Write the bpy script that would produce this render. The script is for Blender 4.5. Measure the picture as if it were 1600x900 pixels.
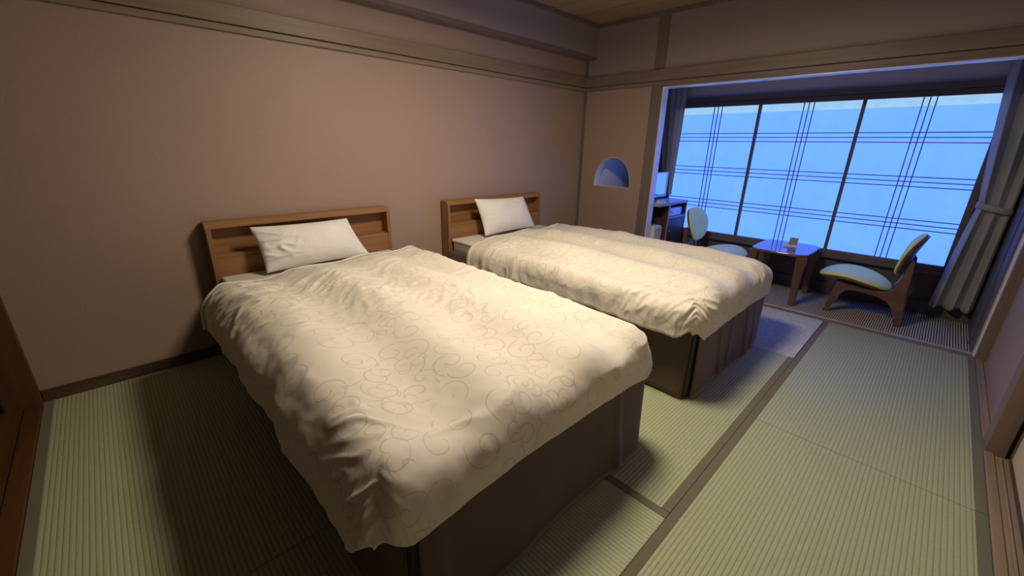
import bpy, bmesh, math, random
import numpy as np
from mathutils import Matrix, Vector, noise

for o in list(bpy.data.objects):
    bpy.data.objects.remove(o)
SC = bpy.context.scene
COL = SC.collection

# ------------------------------------------------------------------ camera, world, exposure
cd = bpy.data.cameras.new('camera')
cam = bpy.data.objects.new('camera', cd)
COL.objects.link(cam)
cd.sensor_width = 36.0
cd.lens = 642.785 / 1600 * 36.0
cd.clip_start = 0.02
YAW, PITCH, ROLL = 0.7942, -0.3325, 0.0198
F = Vector((math.cos(PITCH) * math.cos(YAW), math.cos(PITCH) * math.sin(YAW), math.sin(PITCH)))
R0 = Vector((math.sin(YAW), -math.cos(YAW), 0)); U0 = R0.cross(F)
Rv = R0 * math.cos(ROLL) + U0 * math.sin(ROLL)
Uv = -R0 * math.sin(ROLL) + U0 * math.cos(ROLL)
M = Matrix((Rv, Uv, -F)).transposed().to_4x4()
M.translation = Vector((-3.9503, -2.9533, 1.2855))
cam.matrix_world = M
SC.camera = cam

w = bpy.data.worlds.new('daylight')
SC.world = w
w.use_nodes = True
w.node_tree.nodes['Background'].inputs[0].default_value = (0.35, 0.58, 1.0, 1)
w.node_tree.nodes['Background'].inputs[1].default_value = 1.0

LAMP_POS = (-2.36, -1.72, 2.27)
LAMP_POWER = 42.0
LAMP_COLOR = (1.0, 0.84, 0.62)
PANE_COLOR = (0.068, 0.186, 1.0)
PANE_STRENGTH = 2.5

vs = SC.view_settings
vs.view_transform = 'Standard'
vs.look = 'None'
vs.exposure = 0.0
vs.gamma = 1.0
vs.use_curve_mapping = False
try:
    SC.cycles.use_denoising = True
    SC.cycles.max_bounces = 8
    SC.cycles.diffuse_bounces = 4
    SC.cycles.sample_clamp_indirect = 6.0
except Exception:
    pass

# ------------------------------------------------------------------ materials
class NT:
    def __init__(s, name):
        s.m = bpy.data.materials.new(name); s.m.use_nodes = True
        s.t = s.m.node_tree; s.b = s.t.nodes['Principled BSDF']
    def n(s, typ, **kw):
        nd = s.t.nodes.new(typ)
        for k, v in kw.items():
            setattr(nd, k, v)
        return nd
    def l(s, a, b): s.t.links.new(a, b)
    def val(s, sock, v):
        if hasattr(v, 'default_value') or isinstance(v, bpy.types.NodeSocket): s.l(v, sock)
        else: sock.default_value = v
    def math(s, op, a, b=0.0, c=None, clamp=False):
        nd = s.n('ShaderNodeMath', operation=op, use_clamp=clamp)
        s.val(nd.inputs[0], a); s.val(nd.inputs[1], b)
        if c is not None: s.val(nd.inputs[2], c)
        return nd.outputs[0]
    def mix(s, f, a, b):
        nd = s.n('ShaderNodeMix', data_type='RGBA')
        s.val(nd.inputs[0], f)
        for i, v in ((6, a), (7, b)):
            if isinstance(v, tuple): nd.inputs[i].default_value = (*v[:3], 1)
            else: s.l(v, nd.inputs[i])
        return nd.outputs[2]
    def obj(s): return s.n('ShaderNodeTexCoord').outputs['Object']
    def noise(s, vec, scale, detail=3, rough=0.55):
        nd = s.n('ShaderNodeTexNoise'); nd.inputs['Scale'].default_value = scale
        nd.inputs['Detail'].default_value = detail; nd.inputs['Roughness'].default_value = rough
        s.l(vec, nd.inputs['Vector']); return nd.outputs['Fac']
    def mapping(s, vec, scale=(1, 1, 1), rot=(0, 0, 0)):
        nd = s.n('ShaderNodeMapping'); nd.inputs['Scale'].default_value = scale
        nd.inputs['Rotation'].default_value = rot
        s.l(vec, nd.inputs['Vector']); return nd.outputs[0]
    def ramp(s, f, lo, hi):
        nd = s.n('ShaderNodeMapRange'); s.l(f, nd.inputs[0])
        nd.inputs[1].default_value = lo; nd.inputs[2].default_value = hi
        return nd.outputs[0]
    def bump(s, h, dist, strength=1.0):
        nd = s.n('ShaderNodeBump'); nd.inputs['Distance'].default_value = dist
        nd.inputs['Strength'].default_value = strength
        s.l(h, nd.inputs['Height']); s.l(nd.outputs[0], s.b.inputs['Normal'])
    def color(s, c):
        if isinstance(c, tuple): s.b.inputs['Base Color'].default_value = (*c[:3], 1)
        else: s.l(c, s.b.inputs['Base Color'])
    def rough(s, r, spec=None):
        s.val(s.b.inputs['Roughness'], r)
        if spec is not None: s.b.inputs['Specular IOR Level'].default_value = spec

def m_plain(name, c, rough=0.6, spec=0.3, metallic=0.0, var=0.08, nscale=14, bump=0.0004):
    k = NT(name); v = k.obj(); f = k.noise(v, nscale, 4)
    k.color(k.mix(k.ramp(f, 0.3, 0.7), tuple(x * (1 - var) for x in c), tuple(min(1, x * (1 + var)) for x in c)))
    k.rough(rough, spec); k.b.inputs['Metallic'].default_value = metallic
    if bump: k.bump(k.noise(v, nscale * 12, 2), bump)
    return k.m

def m_plaster(name, c):
    k = NT(name); v = k.obj()
    f = k.noise(v, 2.2, 5); g = k.noise(v, 160, 3, 0.7)
    base = k.mix(k.ramp(f, 0.3, 0.7), tuple(x * 0.95 for x in c), tuple(x * 1.04 for x in c))
    k.color(k.mix(k.ramp(g, 0.25, 0.8), base, tuple(x * 1.1 for x in c)))
    k.rough(0.5, 0.4); k.bump(g, 0.0014, 0.7)
    return k.m

def m_wood(name, dark, light, axis=0, rough=0.45, grain=26.0, spec=0.4):
    k = NT(name); v = k.obj()
    sc = [grain, grain, grain]; sc[axis] = grain * 0.055
    mv = k.mapping(v, tuple(sc))
    f = k.noise(mv, 1.0, 5, 0.6)
    sc2 = [4, 4, 4]; sc2[axis] = 0.4
    g = k.noise(k.mapping(v, tuple(sc2)), 1.0, 2)
    s = k.math('ADD', k.math('MULTIPLY', f, 0.65), k.math('MULTIPLY', g, 0.35))
    k.color(k.mix(k.ramp(s, 0.36, 0.64), dark, light))
    k.rough(rough, spec); k.bump(f, 0.0006, 0.5)
    return k.m

def m_tatami(name, axis):
    # axis: direction the ribs run along (0 = x, 1 = y)
    k = NT(name); v = k.obj()
    sep = k.n('ShaderNodeSeparateXYZ'); k.l(v, sep.inputs[0])
    across, along = (sep.outputs[1], sep.outputs[0]) if axis == 0 else (sep.outputs[0], sep.outputs[1])
    ph = k.math('MULTIPLY', across, math.pi / 0.0158)
    rib = k.math('POWER', k.math('ABSOLUTE', k.math('SINE', ph)), 0.45)
    st = [55, 55, 1]; st[axis] = 420
    st2 = [5, 5, 1]
    fine = k.noise(k.mapping(v, tuple(st)), 1.0, 3, 0.7)
    blot = k.noise(v, 3.2, 4)
    weave = k.math('MULTIPLY', k.math('SINE', k.math('MULTIPLY', along, 2 * math.pi / 0.0085)), 0.06)
    hgt = k.math('ADD', rib, k.math('MULTIPLY', fine, 0.35))
    c = k.mix(k.ramp(fine, 0.25, 0.75), (0.325, 0.365, 0.225), (0.47, 0.51, 0.345))
    c = k.mix(k.ramp(blot, 0.3, 0.75), c, k.mix(0.5, c, (0.41, 0.45, 0.27)))
    c = k.mix(k.ramp(k.math('ADD', rib, weave), 0.2, 0.85), k.mix(0.42, c, (0.12, 0.12, 0.07)), c)  # groove shade between the ribs is mixed into the colour
    k.color(c); k.rough(0.5, 0.35); k.bump(hgt, 0.0022, 0.8)
    return k.m

def m_carpet_stripe(name):
    k = NT(name); v = k.obj()
    sep = k.n('ShaderNodeSeparateXYZ'); k.l(v, sep.inputs[0])
    s = k.math('SINE', k.math('MULTIPLY', sep.outputs[1], 2 * math.pi / 0.0145))
    f = k.noise(v, 260, 3, 0.7)
    t = k.ramp(k.math('ADD', s, k.math('MULTIPLY', f, 0.5)), -0.1, 0.7)
    k.color(k.mix(t, (0.12, 0.095, 0.085), (0.66, 0.63, 0.58))); k.rough(0.95, 0.1)
    k.bump(k.math('ADD', s, f), 0.002, 0.8)
    return k.m

def m_felt(name, c):
    k = NT(name); v = k.obj(); f = k.noise(v, 240, 4, 0.75); g = k.noise(v, 30, 3)
    s = k.math('ADD', k.math('MULTIPLY', f, 0.6), k.math('MULTIPLY', g, 0.4))
    k.color(k.mix(k.ramp(s, 0.35, 0.65), tuple(x * 0.72 for x in c), tuple(x * 1.15 for x in c)))
    k.rough(0.95, 0.1); k.bump(f, 0.0015, 0.7)
    return k.m

def m_cloth(name, c, rough=0.85, weave=900.0, var=0.05, sheen=0.15):
    k = NT(name); v = k.obj(); f = k.noise(v, 6, 3); g = k.noise(v, weave, 2)
    k.color(k.mix(k.ramp(f, 0.3, 0.7), tuple(x * (1 - var) for x in c), tuple(min(1, x * (1 + var)) for x in c)))
    k.rough(rough, 0.2); k.b.inputs['Sheen Weight'].default_value = sheen
    k.bump(g, 0.0004, 0.5)
    return k.m

def m_curtain(name, c):
    m = m_cloth(name, c, 0.85, 400, 0.06, 0.3)
    t = m.node_tree; out = t.nodes['Material Output']; p = t.nodes['Principled BSDF']
    tr = t.nodes.new('ShaderNodeBsdfTranslucent'); tr.inputs[0].default_value = (*c, 1)
    mx = t.nodes.new('ShaderNodeMixShader'); mx.inputs[0].default_value = 0.35
    t.links.new(p.outputs[0], mx.inputs[1]); t.links.new(tr.outputs[0], mx.inputs[2]); t.links.new(mx.outputs[0], out.inputs[0])
    return m

def m_damask(name):
    # cream cotton with woven curling tendrils: one spiral in every cell of a 2D cell pattern
    k = NT(name)
    uv = k.n('ShaderNodeUVMap').outputs[0]
    def layer(scale, offset, turns, wid):
        mp = k.n('ShaderNodeMapping'); mp.inputs['Location'].default_value = (offset, offset * 1.7, 0)
        mp.inputs['Scale'].default_value = (scale, scale, 1); k.l(uv, mp.inputs['Vector'])
        vo = k.n('ShaderNodeTexVoronoi', voronoi_dimensions='2D', feature='F1')
        vo.inputs['Scale'].default_value = 1.0; vo.inputs['Randomness'].default_value = 0.75
        k.l(mp.outputs[0], vo.inputs['Vector'])
        sub = k.n('ShaderNodeVectorMath', operation='SUBTRACT')
        k.l(mp.outputs[0], sub.inputs[0]); k.l(vo.outputs['Position'], sub.inputs[1])
        sp = k.n('ShaderNodeSeparateXYZ'); k.l(sub.outputs[0], sp.inputs[0])
        sc = k.n('ShaderNodeSeparateColor'); k.l(vo.outputs['Color'], sc.inputs[0])
        hand = k.math('SUBTRACT', k.math('MULTIPLY', k.math('GREATER_THAN', sc.outputs[0], 0.5), 2.0), 1.0)
        ang = k.math('DIVIDE', k.math('ARCTAN2', sp.outputs[1], sp.outputs[0]), 2 * math.pi)
        ang = k.math('MULTIPLY', k.math('ADD', ang, sc.outputs[1]), hand)
        r = vo.outputs['Distance']
        ph = k.math('SUBTRACT', k.math('MULTIPLY', r, turns), ang)
        fr = k.math('ABSOLUTE', k.math('SUBTRACT', k.math('FRACT', ph), 0.5))   # 0 on the line
        line = k.math('LESS_THAN', fr, wid)
        ok = k.math('MULTIPLY', k.math('LESS_THAN', r, 0.56), k.math('GREATER_THAN', r, 0.10))
        return k.math('MULTIPLY', line, ok)
    a = layer(8.2, 0.0, 2.7, 0.042)
    b = layer(12.5, 3.3, 2.4, 0.05)
    pick2 = k.ramp(k.noise(uv, 4.3, 2), 0.36, 0.42)
    pick = k.ramp(k.noise(uv, 3.1, 2), 0.46, 0.5)
    inv = k.math('SUBTRACT', 1.0, pick)
    ln = k.math('MAXIMUM', k.math('MULTIPLY', a, pick2), k.math('MULTIPLY', b, inv), clamp=True)
    g = k.noise(uv, 700, 2); f = k.noise(uv, 5, 3)
    base = k.mix(k.ramp(f, 0.3, 0.7), (0.74, 0.70, 0.62), (0.80, 0.76, 0.685))
    k.color(k.mix(k.math('MULTIPLY', ln, 0.58), base, (0.52, 0.44, 0.31)))
    k.rough(k.math('SUBTRACT', 0.66, k.math('MULTIPLY', ln, 0.2)), 0.35)
    k.b.inputs['Sheen Weight'].default_value = 0.1
    k.bump(k.math('ADD', k.math('MULTIPLY', g, 0.5), ln), 0.0006, 0.5)
    return k.m

def m_pane(name):
    k = NT(name); v = k.obj()
    f = k.noise(k.mapping(v, (1, 2.5, 2.5)), 1.6, 4, 0.6)
    c = k.mix(k.ramp(f, 0.3, 0.72), tuple(x * 0.93 for x in PANE_COLOR), tuple(x * 1.07 for x in PANE_COLOR))
    k.color((0.03, 0.035, 0.04)); k.rough(0.35, 0.2)
    k.l(c, k.b.inputs['Emission Color']); k.b.inputs['Emission Strength'].default_value = PANE_STRENGTH
    return k.m

def m_top_film(name):
    k = NT(name); v = k.obj()
    f = k.noise(k.mapping(v, (1, 6, 10)), 2.5, 4, 0.7)
    c = k.mix(k.ramp(f, 0.35, 0.65), (0.125, 0.225, 0.34), (0.145, 0.25, 0.38))
    k.color((0.03, 0.035, 0.04)); k.rough(0.4, 0.2)
    k.l(c, k.b.inputs['Emission Color']); k.b.inputs['Emission Strength'].default_value = PANE_STRENGTH
    return k.m

MT = dict(
    plaster=m_plaster('wall_plaster_rose', (0.385, 0.28, 0.228)),
    plaster_up=m_plaster('wall_plaster_upper', (0.33, 0.28, 0.275)),
    plaster_eng=m_plaster('wall_plaster_veranda', (0.58, 0.57, 0.58)),
    hall=m_plaster('hall_wall_brown', (0.16, 0.11, 0.08)),  # walls out of view, colour darkened to keep bounced light down
    plaster_white=m_plaster('wall_plaster_white', (0.86, 0.86, 0.85)),
    white_paint=m_plain('white_painted_lining', (0.86, 0.86, 0.85), 0.22, 0.6),
    rail_x=m_wood('rail_wood_along_x', (0.23, 0.17, 0.115), (0.32, 0.245, 0.17), 0),
    rail_y=m_wood('rail_wood_along_y', (0.20, 0.155, 0.135), (0.27, 0.21, 0.185), 1),
    post=m_wood('post_wood', (0.17, 0.13, 0.115), (0.24, 0.185, 0.16), 2),
    dark_x=m_wood('dark_wood_along_x', (0.075, 0.045, 0.03), (0.125, 0.075, 0.048), 0),
    dark_y=m_wood('dark_wood_along_y', (0.105, 0.09, 0.095), (0.155, 0.135, 0.14), 1, 0.5),
    dark_z=m_wood('dark_wood_upright', (0.10, 0.085, 0.09), (0.15, 0.13, 0.135), 2, 0.5),
    orange_y=m_wood('orange_sill_wood', (0.08, 0.032, 0.012), (0.13, 0.055, 0.022), 1, 0.4),
    orange_z=m_wood('corner_post_wood', (0.085, 0.04, 0.02), (0.13, 0.06, 0.03), 2, 0.45),
    ceil=m_wood('ceiling_board', (0.30, 0.235, 0.14), (0.42, 0.335, 0.205), 1, 0.6),
    hb_x=m_wood('headboard_wood', (0.25, 0.118, 0.05), (0.35, 0.18, 0.08), 0, 0.42, 30),
    hb_z=m_wood('headboard_wood_upright', (0.23, 0.108, 0.046), (0.32, 0.165, 0.074), 2, 0.42, 30),
    tatami_x=m_tatami('tatami_ribs_x', 0), tatami_y=m_tatami('tatami_ribs_y', 1),
    heri=m_cloth('tatami_border_cloth', (0.155, 0.15, 0.10), 0.8, 500),
    carpet=m_carpet_stripe('veranda_stripe_carpet'),
    felt=m_felt('grey_felt', (0.56, 0.59, 0.62)),
    sheet=m_cloth('white_sheet', (0.80, 0.77, 0.71)),
    matt=m_cloth('mattress_ticking', (0.55, 0.53, 0.49)),
    damask=m_damask('cream_damask'),
    pillow=m_cloth('white_pillowcase', (0.90, 0.885, 0.85)),
    skirt=m_cloth('brown_skirt_cloth', (0.105, 0.066, 0.055), 0.75, 500, 0.1, 0.3),
    black=m_plain('black_plastic', (0.02, 0.02, 0.02), 0.5),
    pane=m_pane('frosted_pane_lit_by_day'), film=m_top_film('clear_strip_lit_by_day'),
    curtain=m_curtain('grey_curtain', (0.56, 0.56, 0.56)),
    green=m_cloth('pale_green_upholstery', (0.76, 0.88, 0.37), 0.6, 350, 0.04, 0.1),
    chair_wood=m_wood('chair_wood', (0.12, 0.062, 0.05), (0.19, 0.10, 0.08), 1, 0.4),
    chair_shell=m_wood('chair_shell_wood', (0.10, 0.06, 0.05), (0.16, 0.095, 0.075), 1, 0.4),
    table_wood=m_wood('table_wood', (0.12, 0.065, 0.055), (0.19, 0.10, 0.08), 2, 0.35),
    table_top=m_wood('table_top_wood', (0.16, 0.10, 0.085), (0.23, 0.15, 0.12), 1, 0.14, 26, 0.6),
    desk=m_wood('desk_wood', (0.06, 0.038, 0.032), (0.10, 0.06, 0.048), 2, 0.45),
    desk_top=m_wood('desk_top_wood', (0.34, 0.31, 0.29), (0.43, 0.39, 0.37), 0, 0.3),
    chrome=m_plain('brushed_steel', (0.62, 0.62, 0.64), 0.28, 0.5, 1.0, 0.04),
    silver=m_plain('silver_paint', (0.60, 0.60, 0.60), 0.38, 0.5, 0.5, 0.04),
    white_plastic=m_plain('white_plastic', (0.78, 0.79, 0.80), 0.4, 0.45, 0, 0.03),
    mirror=m_plain('mirror_glass', (0.82, 0.85, 0.87), 0.03, 0.5, 1.0, 0.01, 3, 0),
    paper=m_plain('white_card', (0.78, 0.78, 0.76), 0.7),
    cream_paper=m_plaster('cream_door_paper', (0.60, 0.52, 0.38)),
    card_print=m_plain('card_print', (0.30, 0.26, 0.22), 0.5, 0.3, 0, 0.6, 90),
    dial=m_plain('knob_plastic', (0.75, 0.75, 0.72), 0.4),
)

# ------------------------------------------------------------------ builders
def wloc(o):
    v = Vector((0, 0, 0))
    while o is not None:
        v += o.location; o = o.parent
    return v

def build(name, verts, faces, mat, parent=None, origin=None, smooth=False, uvs=None):
    org = wloc(parent) if parent is not None else Vector(origin or (0, 0, 0))
    me = bpy.data.meshes.new(name)
    me.from_pydata([tuple(Vector(v) - org) for v in verts], [], faces)
    if isinstance(mat, str): mat = MT[mat]
    me.materials.append(mat)
    if uvs is not None:
        ul = me.uv_layers.new(name='UVMap')
        idx = np.zeros(len(me.loops), dtype=np.int32); me.loops.foreach_get('vertex_index', idx)
        ul.data.foreach_set('uv', np.asarray(uvs, dtype=np.float32)[idx].ravel())
    if smooth:
        me.polygons.foreach_set('use_smooth', [True] * len(me.polygons))
    me.update()
    o = bpy.data.objects.new(name, me); COL.objects.link(o)
    if parent is not None: o.parent = parent
    else: o.location = org
    return o

def from_bm(name, bm, mat, parent=None, origin=None, smooth=False):
    bmesh.ops.recalc_face_normals(bm, faces=bm.faces)
    bm.verts.index_update()
    v = [tuple(x.co) for x in bm.verts]; f = [[y.index for y in x.verts] for x in bm.faces]
    bm.free()
    o = build(name, v, f, mat, parent, origin, smooth)
    return o

def bm_box(bm, x0, x1, y0, y1, z0, z1, bevel=0.0, seg=2):
    x0, x1 = sorted((x0, x1)); y0, y1 = sorted((y0, y1)); z0, z1 = sorted((z0, z1))
    b = bmesh.new()
    vs_ = [b.verts.new((x, y, z)) for x in (x0, x1) for y in (y0, y1) for z in (z0, z1)]
    for f in ((0, 1, 3, 2), (4, 6, 7, 5), (0, 4, 5, 1), (2, 3, 7, 6), (0, 2, 6, 4), (1, 5, 7, 3)):
        b.faces.new([vs_[i] for i in f])
    if bevel > 0:
        bmesh.ops.bevel(b, geom=b.edges[:], offset=bevel, segments=seg, affect='EDGES', profile=0.5)
    me = bpy.data.meshes.new('t'); b.to_mesh(me); b.free(); bm.from_mesh(me); bpy.data.meshes.remove(me)

def box(name, x0, x1, y0, y1, z0, z1, mat, parent=None, bevel=0.003, origin=None):
    bm = bmesh.new(); bm_box(bm, x0, x1, y0, y1, z0, z1, bevel)
    if parent is None and origin is None:
        origin = ((x0 + x1) / 2, (y0 + y1) / 2, min(z0, z1))
    return from_bm(name, bm, mat, parent, origin)

def prism(name, pts, axis, a0, a1, mat, parent=None, bevel=0.0, origin=None, seg=2):
    """polygon pts in the plane across `axis`, pulled from a0 to a1"""
    bm = bmesh.new()
    def mk(p, a):
        q = list(p); q.insert(axis, a); return bm.verts.new(q)
    A = [mk(p, a0) for p in pts]; B = [mk(p, a1) for p in pts]; n = len(pts)
    fa = bm.faces.new(A); fb = bm.faces.new(B[::-1])
    for i in range(n): bm.faces.new((A[i], B[i], B[(i + 1) % n], A[(i + 1) % n]))
    bmesh.ops.recalc_face_normals(bm, faces=bm.faces)
    if bevel > 0:
        ed = [e for e in bm.edges if (e in fa.edges[:] or e in fb.edges[:])]
        bmesh.ops.bevel(bm, geom=ed, offset=bevel, segments=seg, affect='EDGES', profile=0.5)
    if parent is None and origin is None:
        o = list(np.mean(np.array(pts), axis=0)); o.insert(axis, (a0 + a1) / 2); origin = o
    return from_bm(name, bm, mat, parent, origin)

def tube(name, pts, r, mat, parent=None, seg=8, origin=None):
    pts = [Vector(p) for p in pts]; verts = []; faces = []
    for i, p in enumerate(pts):
        d = (pts[min(i + 1, len(pts) - 1)] - pts[max(i - 1, 0)]).normalized()
        a = d.orthogonal().normalized() if abs(d.z) > 0.9 else d.cross(Vector((0, 0, 1))).normalized()
        b = d.cross(a)
        for k in range(seg):
            t = 2 * math.pi * k / seg
            verts.append(p + a * math.cos(t) * r + b * math.sin(t) * r)
    for i in range(len(pts) - 1):
        for k in range(seg):
            faces.append((i * seg + k, i * seg + (k + 1) % seg, (i + 1) * seg + (k + 1) % seg, (i + 1) * seg + k))
    faces.append(list(range(seg))[::-1]); faces.append([(len(pts) - 1) * seg + k for k in range(seg)])
    return build(name, verts, faces, mat, parent, origin or (pts[0] if parent is None else None), smooth=True)

def empty(name, loc):
    o = bpy.data.objects.new(name, None); COL.objects.link(o); o.location = loc
    o.empty_display_size = 0.1
    return o

def tag(o, label, cat, group=None):
    o['label'] = label; o['category'] = cat
    if group: o['group'] = group
    return o

def struct(o, label=None, cat=None):
    o['kind'] = 'structure'
    if label: o['label'] = label
    if cat: o['category'] = cat
    return o

def grid_faces(nu, nv, wrap=False):
    f = []
    for j in range(nv - 1):
        for i in range(nu - (0 if wrap else 1)):
            k = (i + 1) % nu
            f.append((j * nu + i, j * nu + k, (j + 1) * nu + k, (j + 1) * nu + i))
    return f

def fbm(x, y, z=0.0, o=3):
    s, a, t = 0.0, 1.0, 0.0
    for i in range(o):
        s += a * noise.noise(Vector((x, y, z + 7.3 * i))); t += a
        x *= 2.03; y *= 2.03; a *= 0.5
    return s / t

def sst(a, b, x):
    t = min(1, max(0, (x - a) / (b - a))); return t * t * (3 - 2 * t)

# ================================================================== THE ROOM
XL = -4.40; YR = -3.37; ZC = 2.455
# ---- floor: slab, tatami mats with cloth borders
floor = struct(box('floor', XL, 0.0, YR, 0.0, -0.14, -0.045, 'dark_x', bevel=0, origin=(-2.2, -1.7, -0.14)),
               'tatami floor of the bedroom with dark cloth-edged mats', 'floor')
HW = 0.034
def tatami(x0, x1, y0, y1, axis, borders=True, mat=None):
    g = 0.0012
    x0 += g; x1 -= g; y0 += g; y1 -= g
    mx = mat or ('tatami_x' if axis == 0 else 'tatami_y')
    m = box('tatami_mat' if not mat else 'felt_panel', x0, x1, y0, y1, -0.045, 0.0 if not mat else -0.002, mx, floor, 0.003)
    if borders:
        if axis == 0:
            for ya, yb in ((y0, y0 + HW), (y1 - HW, y1)):
                box('cloth_border', x0 - .0003, x1 + .0003, ya - 0.0004, yb + (0.0004 if yb == y1 else 0), -0.03, 0.0022, 'heri', m, 0.0012)
        else:
            for xa, xb in ((x0, x0 + HW), (x1 - HW, x1)):
                box('cloth_border', xa - 0.0004, xb + 0.0004, y0 - .0003, y1 + .0003, -0.03, 0.0022, 'heri', m, 0.0012)
    return m
YB = -2.536
for xa, xb in ((-1.82, -0.004), (-3.64, -1.82), (-4.40, -3.64)):
    tatami(xa, xb, YR, YB, 0)
XJ = -2.69; XM = -3.545
tatami(XL, XM, -1.725, 0.0, 1)
tatami(XL, XM, YB, -1.725, 1)
tatami(XM, XJ, YB, -0.81, 1)
tatami(XM, XJ, -0.81, 0.0, 1)
XP = -0.925
for ya, yb in ((YB, -1.69), (-1.69, -0.845), (-0.845, 0.0)):
    tatami(XJ, XP, ya, yb, 0)
tatami(XP, -0.004, YB + .004, -1.69, 0, False, 'felt')['label'] = 'light grey felt panel let into the tatami'
tatami(XP, -0.004, -1.69, 0.0, 1)

# ---- headboard wall (y = 0)
wb = struct(box('wall_back', -4.40, 0.0, 0.0, 0.12, -0.1, 2.7, 'plaster', bevel=0), 'rose-brown plaster wall behind the two headboards', 'wall')
struct(box('baseboard_back', -4.398, 0.0, -0.014, 0.0, 0.0, 0.064, 'dark_x', bevel=0.002), 'dark wooden baseboard under the headboard wall', 'baseboard')
sof = struct(box('wall_soffit', -5.3, 0.0, -0.11, 0.02, 2.163, 2.6, 'plaster_up', bevel=0), 'plastered beam casing projecting above the picture rail', 'wall')
struct(box('trim_1', -5.3, 0.0, -0.116, 0.0, 2.140, 2.164, 'post', bevel=0.002), 'thin wooden edging under the beam casing', 'trim')
t2 = struct(empty('trim_2', (-2.2, 0, 1.845)), 'wooden picture rail along the headboard wall', 'trim')
box('upper_board', -4.8, 0.0, -0.030, 0.0, 1.884, 1.978, 'rail_x', t2, 0.004)
box('lower_board', -4.8, 0.0, -0.020, 0.0, 1.846, 1.879, 'rail_x', t2, 0.003)
box('shadow_gap', -4.8, 0.0, -0.012, 0.0, 1.878, 1.885, 'dark_x', t2, 0.0)
struct(box('trim_3', -0.022, -0.0, -0.024, 0.0, 0.0, 2.14, 'post', bevel=0.002), 'slim corner post between headboard wall and niche wall', 'trim')

# ---- partition with arched hole and wide opening (x = 0)
TH = 0.09
def partition():
    # plaster left of the pillar with an arched through-hole
    ya, yb, z0, z1 = 0.0, -0.776, -0.1, 1.85
    ca, cb, zb_, zt = -0.203, -0.650, 0.886, 1.192
    N = 28
    arch = []
    for i in range(N + 1):
        t = math.pi * i / N
        cy = (ca + cb) / 2 + (ca - cb) / 2 * math.copysign(abs(math.cos(t)) ** 0.92, math.cos(t))
        cz = zb_ + (zt - zb_) * (math.sin(t) ** 0.86 if math.sin(t) > 1e-6 else 0)
        arch.append((cy, cz))
    cyc = (ca + cb) / 2
    def outer(p):
        dy, dz = p[0] - cyc, p[1] - zb_
        ks = []
        if dy > 1e-9: ks.append((ya - cyc) / dy)
        if dy < -1e-9: ks.append((yb - cyc) / dy)
        if dz > 1e-9: ks.append((z1 - zb_) / dz)
        k = min(ks); q = (cyc + dy * k, zb_ + dz * k)
        side = 0 if abs(q[0] - ya) < 1e-6 else (2 if abs(q[0] - yb) < 1e-6 else 1)
        return q, side
    V, Fc = [], []
    outs = [outer(p) for p in arch]
    def add(x, p): V.append((x, p[0], p[1])); return len(V) - 1
    for x in (0.0, TH):
        A_ = [add(x, p) for p in arch]; O_ = [add(x, o[0]) for o in outs]
        for i in range(N):
            Fc.append((A_[i], A_[i + 1], O_[i + 1], O_[i]))
            if outs[i][1] != outs[i + 1][1]:
                Fc.append((O_[i], O_[i + 1], add(x, (ya if outs[i][1] == 0 else yb, z1))))
        Fc.append((O_[0], add(x, (ya, z0)), add(x, (yb, z0)), O_[-1], A_[-1], A_[0]))
        if x == 0.0: A0 = A_
    for i in range(N): Fc.append((A0[i], A0[i + 1], A_[i + 1], A_[i]))
    Fc.append((A0[-1], A0[0], A_[0], A_[-1]))
    cr = [(ya, z0), (ya, z1), (yb, z1), (yb, z0)]
    C0 = [add(0.0, c) for c in cr]; C1 = [add(TH, c) for c in cr]
    for i in range(4): Fc.append((C0[i], C0[(i + 1) % 4], C1[(i + 1) % 4], C1[i]))
    bm = bmesh.new()
    bv_ = [bm.verts.new(v) for v in V]
    for f in Fc: bm.faces.new([bv_[i] for i in f])
    bmesh.ops.remove_doubles(bm, verts=bm.verts, dist=1e-5)
    wl = struct(from_bm('wall_niche', bm, 'plaster', None, (0, -0.4, 0)), 'plaster wall with a small half-round opening', 'wall')
    # white lining of the arched hole
    rv, rf = [], []
    n = len(arch)
    for x in (-0.002, TH + 0.002):
        for p in arch: rv.append((x, p[0], p[1]))
    inn = 0.004
    for x in (-0.002, TH + 0.002):
        for p in arch:
            cy = (ca + cb) / 2; cz = zb_ + 0.12
            dy, dz = cy - p[0], cz - p[1]; l = math.hypot(dy, dz)
            rv.append((x, p[0] + dy / l * inn, p[1] + dz / l * inn))
    for i in range(n):
        k = (i + 1) % n
        rf.append((2 * n + i, 2 * n + k, 3 * n + k, 3 * n + i))
        rf.append((i, k, 2 * n + k, 2 * n + i)); rf.append((n + i, 3 * n + i, 3 * n + k, n + k))
    build('opening_lining', rv, rf, 'white_paint', wl)
partition()
struct(box('wall_above', 0.0, TH, YR - .1, 0.0, 1.85, 2.7, 'plaster_up', bevel=0), 'plaster wall above the wide opening to the veranda', 'wall')
struct(box('trim_4', -0.008, TH - .004, -0.884, -0.776, 0.0, ZC, 'post', bevel=0.003), 'square wooden pillar left of the veranda opening', 'trim')
t5 = struct(empty('trim_5', (0, -1.7, 1.833)), 'wooden lintel rail across the niche wall and veranda opening', 'trim')
box('upper_board', -0.030, 0.0, YR - .03, -0.0, 1.884, 1.978, 'rail_y', t5, 0.004)
box('lower_board', -0.020, 0.0, YR - .03, -0.0, 1.846, 1.879, 'rail_y', t5, 0.003)
box('shadow_gap', -0.012, 0.0, YR - .03, -0.0, 1.878, 1.885, 'dark_y', t5, 0.0)
box('head_board', -0.016, TH, YR, -0.884, 1.8345, 1.850, 'rail_y', t5, 0.002)
t6 = struct(empty('trim_6', (0.05, -0.9, 0)), 'white painted lining around the veranda opening', 'trim')
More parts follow.
